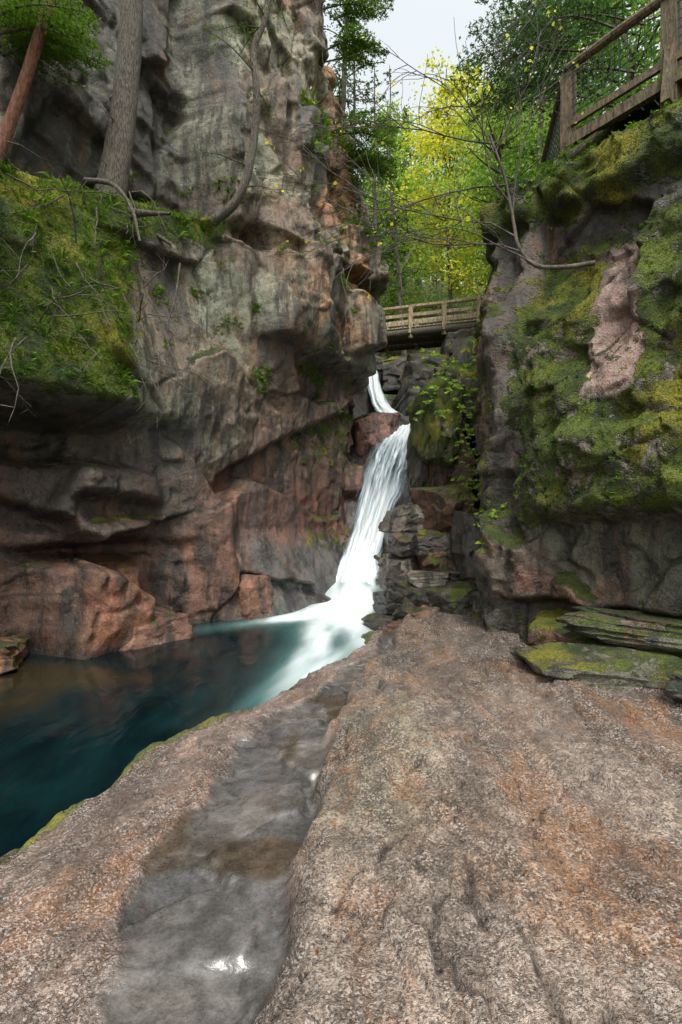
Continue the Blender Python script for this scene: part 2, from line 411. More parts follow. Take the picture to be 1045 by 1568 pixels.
T=lerp(T,col(.15,.09,.07),ss(Z,1.7,2)*ss(nf,.05,.25)*.7)
T=lerp(T,dk,ss(nf2,.0,.25)*.6)
pw=S+.10*(Z-3.5)+.12*nf+.14*fbm(S*3,Z*3,4,5,3)
pink=win(pw,.98,1.46,.06)*win(Zw+.25*nf,2.85,4.7,.12)
T=lerp(T,col(.18,.12,.10),pink*.9)
T=lerp(T,dk,ss(Zw,4.5,4.9)*.8)
T=lerp(T,col(.02,.016,.012),(win(Zw,.36,.6,.06))*.8*fr)  # cavity under the front block: its shade is painted into the tint
T*=(.7+.4*i1+.4*i2)[...,None]
moss=np.full(S.shape,.02)
moss+=fr*win(Zw,1.5,4.8,.14)*.56
moss-=pink*.66
moss+=sd*win(Z,1.0,4.8,.5)*.36
moss+=ss(Zw,4.9,5.3)*.6
moss+=fr*win(Zw,-.2,.4,.08)*.35
wet=np.clip(.5*(1-ss(Z,1.4,1.7))+.2+.3*ss(nf2,.1,.4),0,.75)*(1-pink*.7)
V=np.concatenate([V,E],1);n_,m_=V.shape[:2]
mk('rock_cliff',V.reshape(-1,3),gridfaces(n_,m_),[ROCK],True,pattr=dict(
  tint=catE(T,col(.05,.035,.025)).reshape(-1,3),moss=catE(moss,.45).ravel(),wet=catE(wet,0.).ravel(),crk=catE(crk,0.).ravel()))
RC=(V,S,Z,moss)

# ================================================================ FOREGROUND SLAB
def I(y,ys,xs): return np.interp(y,ys,xs)
def xedge(y): return I(y,[-4,-1,1.2,2.84,4.17,5.3,7.6,8.9,10.5,13],[-4.4,-3.4,-2.6,-1.89,-1.5,-.80,.36,.62,.68,.9])
def xridge(y): return I(y,[-4,0,1.7,2.35,3.1,4.1,5.2,6.9,9,13],[-1.5,-.65,-.34,-.18,-.13,-.05,.27,.8,1.3,2])
def xchan(y): return I(y,[-4,0,1.7,2.35,3.37,4.2,5.2,6.6,9,13],[-2.0,-1.3,-.95,-.98,-1.0,-.74,-.22,.40,1.,1.7])
def slab_h(x,y):
    xw=x+.22*fbm(x*1.5,y*1.5,0,201,5)
    xr=xridge(y);xc=xchan(y);xe=xedge(y)
    z=-.17+.03*fbm(x*1.2,y*1.2,0,203,4)+0*x
    fr_,er,ir=facets(xw,y+.2*fbm(x,y,3,7,3),.85,1.5,211,.032,.10,-.5)
    fs,es,is_=facets(xw,y,.28,.46,217,.012,.04,-.6)
    xq=x+.12*fbm(x*2.5,y*2.5,4,207,4);yq=y+.12*fbm(x*2.5,y*2.5,9,209,4)
    fc,ec,ic=facets(xq,yq,.55,.36,213,.014,.040,-.4)
    fd,ed,id_=facets(xq,yq,.21,.16,219,.005,.016,.3)
    edge=.05*fbm(x*7,y*7,2,229,3)
    ch=ss(xw+edge,xc-.06,xc+.06)*(1-ss(xw+edge,xr-.05,xr+.03))
    rt=ss(xw+edge,xr-.06,xr+.08)
    z=z-ch*.055+ch*(fc+fd)
    z=z+rt*(.13+.035*(x-xr)+.05*ss(x-xr,0,.6)+fr_+fs+.07*fbm(x*.8,y*.8,1,205,3))
    lf=1-ss(xw,xc-.06,xc+.02)
    z=z+lf*(fs*.8+fr_*.4)-lf*.03-(lf)*.12*(1-ss(x-xe,0,.7))
    z=z-.9*(1-ss(xw-xe,-.55,.06))-.6*(1-ss(x-xe,-1.8,-.3))
    return z,ch,rt,ec,er,ic,xe,es,ir
xs=np.r_[np.arange(-5.5,-3,.1),np.arange(-3,4,.015),np.arange(4,9,.1)];ys=np.r_[np.arange(-5,1,.1),np.arange(1,6,.014),np.arange(6,11.5,.03)]
Xg,Yg=np.meshgrid(xs,ys,indexing='ij')
z,ch,rt,ec,er,ic,xe,es,ir=slab_h(Xg,Yg)
z=z*(1-ch)+blur(z,3)*ch
rough=(1-ch)
gr=fbm(Xg*17,Yg*17,0,221,4);gm=fbm(Xg*5.5-Yg*.8,Yg*3.2+Xg*.3,0,223,4)
k1=np.abs(fbm(Xg*1.3-Yg*.25,Yg*.45+Xg*.1,1,241,5));k2=np.abs(fbm(Xg*.6+3,Yg*1.1+Xg*.5,2,243,5))
fr1=(1-ss(k1,0,.013))*rough;fr2=(1-ss(k2,0,.010))*rough*rt
z=z+rough*(.015*gr+.022*gm)+ch*.006*fbm(Xg*7,Yg*7,0,225,3)-.025*fr1-.02*fr2
ck=np.clip(.8*(1-ss(er,0,.016))*rt*(vn(Xg*1.5,Yg*1.5,0,5)>.45)+.5*(1-ss(ec,0,.04))*ch+.35*(1-ss(es,0,.03))*(vn(Xg*2,Yg*2,0,6)>.62)+.85*fr1+.75*fr2,0,1)
z-=ck*.010
nf=fbm(Xg*.9,Yg*.9,3,231,5);nf3=fbm(Xg*2.6-Yg*.5,Yg*.9+Xg*.2,3,233,5)
T=np.broadcast_to(col(.215,.168,.135),Xg.shape+(3,)).copy()
T=lerp(T,col(.215,.148,.12),(1-rt)*.8)
T=lerp(T,col(.25,.115,.042),ss(nf,.0,.25)*.5*rt)
T=lerp(T,col(.17,.155,.10),win(Xg-xridge(Yg),.0,.7,.2)*win(Yg,2.6,4.6,.5)*.7*rt)
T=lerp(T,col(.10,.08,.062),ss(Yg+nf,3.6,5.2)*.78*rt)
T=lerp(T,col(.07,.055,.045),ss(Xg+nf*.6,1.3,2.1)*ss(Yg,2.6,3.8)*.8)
T=lerp(T,T*.55,ss(nf3,.05,.3)*rough*.8)
T=lerp(T,lerp(col(.045,.05,.054)*np.ones_like(T),col(.10,.096,.09)*np.ones_like(T),ic),ch*.95)
pud=ch*ss(vn(Xg*2.6,Yg*2.6,0,240),.70,.78)
T=lerp(T,col(.05,.035,.02),pud*.8)
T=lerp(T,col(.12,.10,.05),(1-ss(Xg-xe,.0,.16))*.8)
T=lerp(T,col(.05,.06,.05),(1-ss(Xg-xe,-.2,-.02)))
T*=(.70+.60*ss(gm*.5+gr*.5,-.28,.28))[...,None]*(.82+.36*ir*rt+.18*(1-rt))[...,None]
moss=-.35+.75*win(Xg-xe,-.12,.06,.06)+.25*(1-ss(Xg-xe,.1,.4))+.3*ss(Xg,1.9,2.6)*ss(Yg,4,4.8)
wetf=np.clip(ch*(.85+.5*nf)+rt*(.55+.7*ss(nf3,-.1,.25))+(1-rt)*(1-ch)*(.45+.5*ss(nf3,-.1,.3))+.75*(1-ss(Xg-xe,-.1,.06))+.35*ss(Yg,5,6.5),0,1)
z=np.where(pud>.3,np.maximum(z,-.240),z)
V=np.stack([Xg,Yg,z],-1)
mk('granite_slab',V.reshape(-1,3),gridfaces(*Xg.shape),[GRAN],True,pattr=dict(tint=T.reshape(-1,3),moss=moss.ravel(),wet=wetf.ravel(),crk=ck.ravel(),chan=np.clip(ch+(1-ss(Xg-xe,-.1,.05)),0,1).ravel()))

# ================================================================ ROCKS
def rock(name,c,size,seed,tint=(.12,.10,.08),moss=0.,wet=.3,n=40,rot=0.,flat=None):
    r=R(seed);V=[];F=[];k=0
    g=np.linspace(-1,1,n)
    a,b=np.meshgrid(g,g,indexing='ij');o=np.ones_like(a)
    for P in ((a,b,o),(b,a,-o),(o,a,b),(-o,b,a),(b,o,a),(a,-o,b)):
        V.append(np.stack(P,-1).reshape(-1,3));F.append(gridfaces(n,n)+k);k+=n*n
    V=np.concatenate(V);F=np.concatenate(F);d=V/np.linalg.norm(V,axis=1)[:,None]
    N_=[(0,0,1),(0,0,-1),(1,0,0),(-1,0,0),(0,1,0),(0,-1,0)];N_=np.array(N_,float)+r.randn(6,3)*.16
    N_=np.vstack([N_,r.randn(9,3)]);N_/=np.linalg.norm(N_,axis=1)[:,None]
    h=np.r_[r.uniform(.8,1,6),r.uniform(.88,1.2,9)]
    q_=d@N_.T;rad=np.min(np.where(q_>.05,h/np.maximum(q_,.05),9),axis=1)
    p=d*rad[:,None]
    fo,fe,fi=facets(p[:,0]+p[:,1]*.6+seed,p[:,2]+p[:,1]*.3,.5,.35,seed,.05,.08,.1)
    p=p*(1+fo[:,None]+.05*fbm(p[:,0]*2+seed,p[:,1]*2,p[:,2]*2,seed,4)[:,None])
    p=p*np.array(size)
    cr,sr=math.cos(rot),math.sin(rot);p=np.stack([p[:,0]*cr-p[:,1]*sr,p[:,0]*sr+p[:,1]*cr,p[:,2]],-1)+np.array(c)
    T=np.array(tint)*(.7+.7*fi)[:,None]
    return mk(name,p,F,[ROCK],True,pattr=dict(tint=T,moss=np.full(len(p),moss),wet=np.full(len(p),wet),crk=.6*(1-ss(fe,0,.06))))
RDK=(.06,.055,.048);RBR=(.11,.06,.042);RGY=(.13,.118,.10)
rock('boulder',(1.02,14.3,3.65),(.62,.6,.75),5,(.20,.11,.085),-.1,.4)
for i,(c,sz,t,ms,ro) in enumerate([
 ((1.40,10.3,.35),(.58,.6,.42),RGY,-.15,.3),((1.32,10.1,.95),(.38,.5,.26),RDK,-.2,.1),((1.6,10.7,1.45),(.45,.6,.35),RGY,-.1,.5),
 ((1.0,9.4,-.1),(.34,.45,.26),RDK,-.2,.2),((1.55,9.0,.05),(.5,.6,.35),RDK,-.15,.4),((1.85,9.6,.75),(.45,.6,.4),RBR,0,.2),
 ((1.45,11.4,1.0),(.42,.7,.9),RGY,-.1,.2),((1.82,11.6,1.9),(.3,.6,.6),RDK,.0,.1),((1.3,8.5,-.15),(.4,.4,.2),RDK,-.15,.7),
 ((1.9,8.2,.12),(.4,.5,.28),RDK,.05,.3),((.75,8.7,-.32),(.28,.3,.14),RDK,-.2,.2),((1.0,7.9,-.22),(.3,.3,.12),RBR,-.2,.9),
 ((2.2,10.8,2.5),(.45,.8,1.1),RBR,.3,.1),((1.9,10.3,3.4),(.38,.55,.9),(.12,.11,.08),.6,.3),((1.78,11.0,2.75),(.30,.5,.95),RDK,.25,.2),
 ((2.1,9.9,1.6),(.38,.55,.5),RBR,.15,.4),((2.55,10.6,3.9),(.40,.6,.75),RDK,.45,.1),((2.3,9.0,.9),(.33,.6,.6),RDK,.1,.2),
 ((3.1,12.2,4.0),(.6,1.,1.3),RDK,.3,.1),((2.6,12.5,2.4),(.6,.8,1.3),RDK,.1,.4),
 ((1.6,8.9,.42),(.3,.4,.16),RGY,-.1,.8),((1.2,9.7,.35),(.25,.35,.2),RDK,-.1,.5),((1.62,9.5,1.05),(.28,.4,.22),RDK,0,.2)]):
    rock('boulder',c,sz,50+i,t,ms,.5,rot=ro)
rock('mossy_boulder',(2.35,4.75,.14),(.62,.42,.17),91,(.08,.08,.055),.0,.3,rot=-.35)
rock('mossy_boulder',(2.95,5.05,.45),(.75,.42,.14),92,(.08,.08,.055),.0,.3,rot=-.55)
rock('boulder',(3.1,4.15,.12),(.4,.3,.16),93,RDK,.1,.3,rot=-.2)
rock('boulder',(-4.9,6.6,-.3),(.7,.6,.22),94,(.20,.10,.05),.0,.5,rot=.4)
rock('boulder',(-3.0,7.9,-.35),(.5,.35,.35),95,(.12,.06,.04),-.2,.4,rot=.9)
rock('boulder',(-1.75,9.9,-.1),(.38,.35,.5),96,(.15,.075,.05),-.2,.5,rot=.8)
for i,(c,sz) in enumerate([((2.6,16.5,4.8),(.9,.9,.8)),((3.2,18,6.4),(1.,.9,.8)),((2.3,18.6,6.6),(.8,.7,.7)),((.5,18,5.6),(.7,.8,1.2)),((2.0,15.6,3.9),(.5,.6,.6)),
   ((4.4,18.2,7.2),(.9,.8,.7)),((3.8,15.6,4.6),(.9,1.,1.4)),((1.9,14.9,3.3),(.6,.7,.5)),((1.2,19.5,6.9),(.9,.8,.6))]):
    rock('boulder',c,sz,70+i,(.045,.042,.036),.12,.3)

# ================================================================ GROUND SHEET
def G(x,y):
    x,y=np.broadcast_arrays(np.asarray(x,float),np.asarray(y,float))
    creek=np.interp(y,[13,14.2,15,17,18,20,30,60,120,400],[1.2,2.6,3.4,4.7,5.7,6.3,10,26,45,60])
    plat=np.interp(y,[13,17,21,24,30,50,90,400],[4,7.4,8.25,9.6,13.4,24,38,60])
    xc=np.interp(y,[13,16,20,40],[1.5,1.4,2.4,0])
    t=ss(np.abs(x-xc),.8,2.6)
    z=creek*(1-t)+plat*t+.25*fbm(x*.5,y*.5,0,301,4)
    w=ss(y,12.5,15)
    return z*w-2.3*(1-w)
xs=np.r_[np.linspace(-500,-25,24),np.arange(-24,24,.25),np.linspace(25,500,24)];ys=np.r_[np.linspace(-500,-20,20),np.arange(-18,12,1.),np.arange(12,40,.2),np.arange(40,90,2),np.linspace(92,700,24)]
Xg,Yg=np.meshgrid(xs,ys,indexing='ij');Zg=G(Xg,Yg)
sh=Xg.shape
dkc=lerp(np.broadcast_to(col(.07,.05,.03),sh+(3,)),col(.035,.033,.028),1-ss(Yg,19,21))
mk('ground',np.stack([Xg,Yg,Zg],-1).reshape(-1,3),gridfaces(*sh),[ROCK],True,pattr=dict(tint=dkc.reshape(-1,3),moss=np.full(sh,-.05).ravel(),wet=np.full(sh,.1).ravel(),crk=np.zeros(sh).ravel()))

# ================================================================ WATER
def water_mat():
    m,nt=newmat('pool_water');q=N(nt);out=q.n('ShaderNodeOutputMaterial');b=q.n('ShaderNodeBsdfPrincipled');q.l(b.outputs[0],out.inputs[0])
    foam=q.attr('foam');sh_=q.attr('shallow')
    n=q.noise(1.2,4,.6,q.pos((1.,.5,1)),.8)
    c=q.mix(q.rng(n,.35,.7),(.001,.005,.0065),(.003,.016,.018))
    c=q.mix(sh_,c,(.028,.020,.007))
    c=q.mix(q.rng(foam,.0,.4),c,(.045,.105,.105))
    c=q.mix(q.rng(foam,.3,1.),c,(.60,.69,.71))
    q.l(c,b.inputs['Base Color']);q.l(q.math('ADD',q.math('MULTIPLY',foam,.5),.12,clamp=True),b.inputs['Roughness'])
    b.inputs['IOR'].default_value=1.33
    bu=q.n('ShaderNodeBump');bu.inputs['Distance'].default_value=.03;bu.inputs['Strength'].default_value=.6
    q.l(q.noise(2.2,3,.5,q.pos((1.4,.7,1)),.6),bu.inputs['Height']);q.l(bu.outputs[0],b.inputs['Normal']);return m
xs=np.arange(-9,2.2,.04);ys=np.arange(-5,14.2,.04);Xg,Yg=np.meshgrid(xs,ys,indexing='ij')
cx=np.interp(Yg,[4.2,5.9,7.3,9,11.6,14],[-1.05,-.5,-.1,.05,.3,.6])
wd=np.interp(Yg,[4.2,5.9,7.3,9,11,14],[.4,.65,.9,1.15,1.3,1.4])
st_=fbm((Xg-cx)*2.6/ (wd+.2),Yg*.5,0,401,4)
dd=np.abs(Xg-cx)/wd
foam=np.exp(-dd**2*1.5)*np.interp(Yg,[4.0,4.9,6.0,7.2,8.7,14],[0,.26,.5,.76,1.0,1.2])*(1+.8*st_)
arm=np.exp(-((Yg-(10.1+.55*(Xg+.5)*1.25))/.5)**2)*ss(Xg,-3.4,-.4)*(1-ss(Xg,.4,.8))
foam=np.clip(foam+arm*.7*(1+.9*st_),0,1.0)
shal=np.clip(ss(fbm(Xg*.8,Yg*.8,0,403,3),-.1,.4)*win(Xg,-5.5,-2.2,.6)*win(Yg,4.8,7.2,.6)*.8,0,.7)
zz=-.4+.5*np.exp(-((Xg-.35)**2/1.1+(Yg-12.0)**2/1.3))+.012*fbm(Xg*1.5,Yg*1.0,0,405,2)*(1+3*foam)
mk('pool_water',np.stack([Xg,Yg,zz],-1).reshape(-1,3),gridfaces(*Xg.shape),[water_mat()],True,pattr=dict(foam=foam.ravel(),shallow=shal.ravel()))

def falls_mat():
    m,nt=newmat('falling_water');q=N(nt);out=q.n('ShaderNodeOutputMaterial');b=q.n('ShaderNodeBsdfPrincipled')
    uv=q.n('ShaderNodeUVMap');mp=q.n('ShaderNodeMapping');mp.inputs['Scale'].default_value=(10,.45,1);q.l(uv.outputs[0],mp.inputs[0])
    n=q.noise(1.6,5,.6,mp.outputs[0],.15);dens=q.attr('dens')
    v=q.math('ADD',n,q.math('MULTIPLY',q.math('SUBTRACT',dens,.5),.7))
    q.l(q.mix(q.rng(v,.42,1.02),(.14,.20,.24),(.64,.70,.73)),b.inputs['Base Color']);b.inputs['Roughness'].default_value=.45
    t=q.n('ShaderNodeBsdfTransparent');mx=q.n('ShaderNodeMixShader');q.l(q.rng(v,.28,.66),mx.inputs[0]);q.l(t.outputs[0],mx.inputs[1]);q.l(b.outputs[0],mx.inputs[2])
    q.l(mx.outputs[0],out.inputs[0]);return m
FM=falls_mat()
def falls(name,cp,mcr=60,bulge=.14,seed=1):
    cp=np.array(cp,float);sp=spline(cp,14);n=len(sp);c=sp[:,:3];w=sp[:,3]
    u=np.linspace(-1,1,mcr)
    t=np.gradient(c,axis=0);t/=np.linalg.norm(t,axis=1)[:,None]
    ax=np.array([.97,-.2,.0]);side=np.repeat(ax[None],n,0);side-=t*(side*t).sum(1)[:,None];side/=np.linalg.norm(side,axis=1)[:,None]
    nn=np.cross(side,t);nn*=np.sign(nn[:,2:3]+1e-6)
    U,K=np.meshgrid(u,np.arange(n),indexing='xy')
    ruf=.09*fbm(U*4.5+seed,K*.05,0,seed,4)
    off=bulge*(1-U**2)*(w[:,None]/1.0)+ruf
    P=c[:,None,:]+side[:,None,:]*(U*w[:,None]*.5*(1+.16*fbm(K*.12,U*0+np.sign(U)*5,0,seed+3,3)))[...,None]+nn[:,None,:]*off[...,None]
    dens=np.clip((1-np.abs(U)**3)*1.1,0,1)*sp[:,4][:,None]
    o=mk(name,P.reshape(-1,3),gridfaces(n,mcr),[FM],True,pattr=dict(dens=dens.ravel()))
    uvl=o.data.uv_layers.new(name='UVMap');vi=np.empty(len(o.data.loops),np.int32);o.data.loops.foreach_get('vertex_index',vi)
    uvs=np.stack([(U*.5*w[:,None]**.5),K*.09],-1).reshape(-1,2)[vi];uvl.data.foreach_set('uv',uvs.astype(np.float32).ravel())
main=[(1.98,15.2,4.15,.5,1),(1.80,14.5,3.95,.65,1.05),(1.60,13.9,3.6,1.1,.95),(1.42,13.5,3.2,1.4,.64),(1.22,13.2,2.65,1.45,.6),(.97,12.9,1.95,1.2,.78),(.72,12.5,1.2,1.0,.95),(.50,12.15,.55,1.0,1.15),(.38,11.85,.1,1.2,1.5),(.28,11.6,-.3,1.3,1.5),(.25,11.5,-.8,1.3,1.5)]
falls('waterfall',main)
falls('waterfall',[(.98,18.2,6.6,.4,1),(1.05,17.5,6.35,.45,1.1),(1.13,16.9,5.6,.5,1.1),(1.32,16.4,4.95,.65,1.1),(1.65,15.8,4.5,.7,1.1),(1.95,15.2,4.2,.6,1)],seed=9)
bp=spline(np.array([m_[:3] for m_ in [(2.0,16,4.3)]+main[:9]]+[(.3,11.3,-1.0),(.3,10,-1.8)],float),14)
u=np.linspace(-1,1,130);U,K=np.meshgrid(u,np.arange(len(bp)),indexing='xy')
P=bp[:,None,:]+np.array([.97,-.2,0])*U[...,None]*1.5
f1,e1,i1=facets(U*1.5,P[...,2]+P[...,1]*.5,.5,.45,501,.10,.16,.1)
P[...,2]-=.34;P[...,1]+=.14
P[...,2]+=f1+.08*fbm(P[...,0]*2,P[...,1]*2,P[...,2]*2,7,4)+.15*ss(U,.55,1)
mk('bedrock_ledge',P.reshape(-1,3),gridfaces(*U.shape),[ROCK],True,pattr=dict(tint=(np.broadcast_to(col(.08,.07,.065),U.shape+(3,))*(.6+.8*i1)[...,None]).reshape(-1,3),moss=np.full(U.size,-.3),wet=np.full(U.size,.6),crk=(.6*(1-ss(e1,0,.06))).ravel()))

# ================================================================ FOOTBRIDGE
mb=MB()
A=np.array([-1.2,20.7,0]);B=np.array([7.2,18.1,0]);d=(B-A)/np.linalg.norm(B-A);pr=np.array([d[1],-d[0],0]);Lb=np.linalg.norm(B-A)
def bp_(k,off,z): return A+d*k+pr*off+np.array([0,0,z])
for off in (0,-1.5):
    for z,h,w in ((9.42,.09,.18),(9.1,.13,.05),(8.80,.13,.05)): beam(mb,bp_(0,off,z),bp_(Lb,off,z),w,h)
    for k in np.arange(.3,Lb,1.25):
        beam(mb,bp_(k,off+.095,8.2),bp_(k,off+.095,9.37),.13,.13)
        beam(mb,bp_(k-.0,off+.36,8.30),bp_(k,off+.17,9.1),.08,.06)
for k in np.arange(0,Lb,.16): beam(mb,bp_(k,.15,8.6),bp_(k,-1.65,8.6),.14,.05)
bo=mb.build('wooden_footbridge',[WOOD],False)
mb2=MB()
for off in (.05,-.75,-1.5):
    pts=[bp_(k,off,8.42) for k in np.linspace(0,Lb,12)];tube(mb2,pts,.15,10,0,.08,3)
lo=mb2.build('log_beam',[BARK],True,bo)
bv=bo.modifiers.new('b','BEVEL');bv.width=.008
mb=MB()
pp=[(1.5,27),(4,26.4),(7.,26),(10,25),(13,23.5)]
for i in range(4):
    a=np.array([*pp[i],0.]);b=np.array([*pp[i+1],0.]);a[2]=G(*pp[i])+0;b[2]=G(*pp[i+1])
    for h in (.55,1.05): beam(mb,a+[0,0,h],b+[0,0,h],.08,.1)
    for t in (0,.5): c=a*(1-t)+b*t;beam(mb,c-[0,0,.4],c+[0,0,1.1],.12,.12)
mb.build('rail_fence',[WOODB],False)

# ================================================================ WALKWAY RAILING
mb=MB();d=np.array([.6,-.8,0]);Ap=np.array([3.1,7.0,0]);Bp=Ap+d*1.27;Ep=Ap+d*4.2;Cp=np.array([3.5,8.8,0]);Dp=np.array([4.3,11.4,0])
zt=7.66
def seg(a,b,wire=True):
    a=a.copy();b=b.copy();up=np.array([0,0,1.])
    tube(mb,[a+up*zt,a*.5+b*.5+up*(zt+.01),b+up*zt],.06,10)
    beam(mb,a+up*6.88,b+up*6.88,.05,.09);beam(mb,a+up*6.64,b+up*6.64,.09,.14)
    L=np.linalg.norm(b-a);dd=(b-a)/L
    for k in np.arange(.08,L,.1): tube(mb,[a+dd*k+up*6.9,a+dd*k+up*7.62],.007,4,1)
    for z in np.arange(7.0,7.6,.1): tube(mb,[a+up*z,b+up*z],.005,4,1)
seg(Cp,Ap);seg(Ap,Bp);seg(Bp,Ep);seg(Dp,Cp)
for P_,w in ((Ap,.15),(Bp,.17),(Ep,.15),(Cp,.14),(Dp,.14)):
    q0=P_+np.array([.03,.05,0]);beam(mb,q0+[0,0,5.9],q0+[0,0,zt-.05],w,w)
beam(mb,Bp+np.array([.02,.03,7.1]),Bp+np.array([-.12,-.1,6.3]),.1,.1)
inn=np.array([.8,.6,0])
for k in np.arange(0,4.2,.15): beam(mb,Ap+d*k+inn*.06+[0,0,6.76],Ap+d*k+inn*1.4+[0,0,6.76],.135,.04)
wo=mb.build('wooden_railing',[WOODB,WIRE],False)

# ================================================================ TREES
def trunkpts(base,top,k=14,wob=.1,seed=0):
    r=R(seed);b=np.array(base,float);t=np.array(top,float)
    q_=np.linspace(0,1,k)[:,None];w=np.cumsum(r.randn(k,3)*wob/3,axis=0);w[:,2]=0;w-=w[0]
    return b*(1-q_)+t*q_+w
def conifer(name,x,y,h,rad,seed,mats=(BARKD,L_CON),dens=1.,start=.2,leaf=.16,z0=None,tr=None):
    r=R(seed);mb=MB();z=float(G(x,y)) if z0 is None else z0
    pts=trunkpts((x,y,z-.4),(x+r.randn()*.4,y+r.randn()*.4,z+h),14,.1,seed)
    tube(mb,pts,np.linspace(h*.012 if tr is None else tr,.02,14),8)
    C=[]
    for i in range(int(h*4*dens)):
        t=start+(1-start)*r.rand();p=pts[0]*(1-t)+pts[-1]*t
        L=rad*(1-t)**.7*(.5+.6*r.rand())+.2;a=r.rand()*6.283
        dv=np.array([math.cos(a),math.sin(a),.12-.25*r.rand()])
        tip=p+dv*L+np.array([0,0,-.12*L]);md=p+dv*L*.5+np.array([0,0,.04*L])
        bpz=spline([p,md,tip],4);tube(mb,bpz,np.linspace(.02+.006*L,.006,len(bpz)),4)
        nL=int(L*30);q_=r.rand(nL)**.7;wd_=.32*L*(1.05-q_)
        c=p+(tip-p)*q_[:,None]+np.stack([-dv[1]*(r.rand(nL)*2-1)*wd_,dv[0]*(r.rand(nL)*2-1)*wd_,r.randn(nL)*.05+.05*np.sin(q_*3)],-1)
        C.append(c)
    leaves(mb,np.concatenate(C),leaf,seed,1,.75,.4,.1)
    return mb.build(name,list(mats),False)
def broad(name,x,y,h,cr,seed,mats,nleaf=14000,leaf=.14,z0=None,low=.35,tr=.1,ncl=60,flat=.55,lean=(0,0)):
    r=R(seed);mb=MB();z=float(G(x,y)) if z0 is None else z0
    pts=trunkpts((x,y,z-.4),(x+lean[0],y+lean[1],z+h*.92),14,.25,seed)
    tube(mb,pts,np.linspace(tr,.02,14),8)
    C=[];per=nleaf//ncl
    for i in range(ncl):
        t=low+(1-low)*r.rand();p=pts[int(t*13)]
        prof=math.sin(min(1,max(.12,(t-low)/(1-low)*.85+.15))*math.pi)**.6
        a=r.rand()*6.283;L=cr*prof*(.35+.75*r.rand())
        tip=p+np.array([math.cos(a)*L,math.sin(a)*L,L*(.15+.4*r.rand())]);md=(p+tip)/2+np.array([0,0,-.06*L])
        tube(mb,spline([p,md,tip],4),np.linspace(.035,.006,9),4)
        rr=.28+.4*r.rand()*cr/3;n=int(per*(.4+1.2*r.rand()))
        c=tip+r.randn(n,3)*np.array([rr,rr,rr*.4]);k=r.rand(n)<.25
        c[k]=p+(tip-p)*r.rand(k.sum(),1)+r.randn(k.sum(),3)*.18
        C.append(c)
    leaves(mb,np.concatenate(C),leaf,seed,1,flat,.7)
    return mb.build(name,list(mats),False)

broad('yellow_birch_tree',4.9,23,13.5,2.5,1,(BARKD,L_YEL),10500,.14,low=.3,ncl=70,tr=.11)
broad('yellow_birch_tree',6.4,22.5,7.0,1.8,2,(BARKD,L_YEL),3200,.12,low=.3,ncl=30,tr=.06)
broad('maple_tree',8.2,25,13,3,3,(BARKD,L_LIME),9000,.17,low=.25,tr=.12)
broad('maple_tree',2.6,26,10,2.5,4,(BARKD,L_LIME),7000,.16,low=.2,tr=.1)
broad('maple_tree',3.4,30,13,3,5,(BARKD,L_LIME),8000,.18,low=.15,tr=.1)
broad('maple_tree',7.0,14.5,9,2.8,6,(BARKD,L_GRN),11000,.12,z0=7.5,low=.3,tr=.12)
broad('maple_tree',5.9,11.0,7.0,2.1,7,(BARKD,L_GRN),8000,.09,z0=7.2,low=.35,tr=.08)
broad('maple_tree',5.8,17.8,8,2.0,8,(BARKD,L_LIME),7000,.13,low=.3,tr=.07)
broad('beech_sapling',3.45,10.6,4.2,1.1,9,(BARKD,L_LIME),2800,.08,z0=6.6,low=.15,tr=.03,ncl=26)
broad('maple_tree',8.0,8.6,7.5,2.2,17,(BARKD,L_LIME),7000,.09,z0=7.3,low=.2,tr=.08)
conifer('hemlock_tree',1.7,24,15,2.4,21,dens=.9);conifer('hemlock_tree',.4,22,14,2.2,22,dens=1.)
conifer('hemlock_tree',7.4,21.5,15,2.2,23,start=.35,dens=.8);conifer('hemlock_tree',9.5,19,14,2.4,24,start=.2,dens=.8)
conifer('hemlock_tree',3.3,34,16,2.6,25,dens=.8);conifer('hemlock_tree',11,24,15,3,26,dens=.8)
conifer('hemlock_tree',2.9,22.6,13,1.9,30,start=.3,dens=.8,leaf=.12)
conifer('hemlock_tree',-.1,15.0,8,1.5,27,z0=12.0,start=.05,leaf=.10,dens=1.2);conifer('hemlock_tree',-1.2,13.5,8,1.7,28,z0=15.,start=.05,leaf=.1)
conifer('hemlock_tree',5.4,13.2,10,1.8,29,z0=7.4,start=.35,leaf=.10,dens=.8)

r=R(77);mb=MB();C=[];CL=[]
for i in range(130):
    y=r.uniform(32,75);x=r.uniform(-10,22)*y/40;z=float(G(x,y));h=r.uniform(9,16 if 0<x/y<.2 else 19)
    tp=trunkpts((x,y,z-.5),(x+r.randn()*.5,y,z+h),6,.15,i);tube(mb,tp,np.linspace(.16,.03,6),5)
    n=int(520);t=r.rand(n);rad=(1-t)**.6*r.uniform(1.5,2.8)
    a=r.rand(n)*6.283;k=np.floor(t*14)/14+.02*r.randn(n)
    c=np.stack([x+np.cos(a)*rad*r.rand(n)**.5,y+np.sin(a)*rad*r.rand(n)**.5,z+h*(.12+.9*k)],-1)
    (CL if r.rand()<.5 else C).append(c)
leaves(mb,np.concatenate(C),.36,5,1,.6,.5);leaves(mb,np.concatenate(CL),.36,6,2,.5,.6)
mb.build('distant_forest',[BARKD,L_CON,L_LIME],False)
r=R(78);mb=MB();C=[]
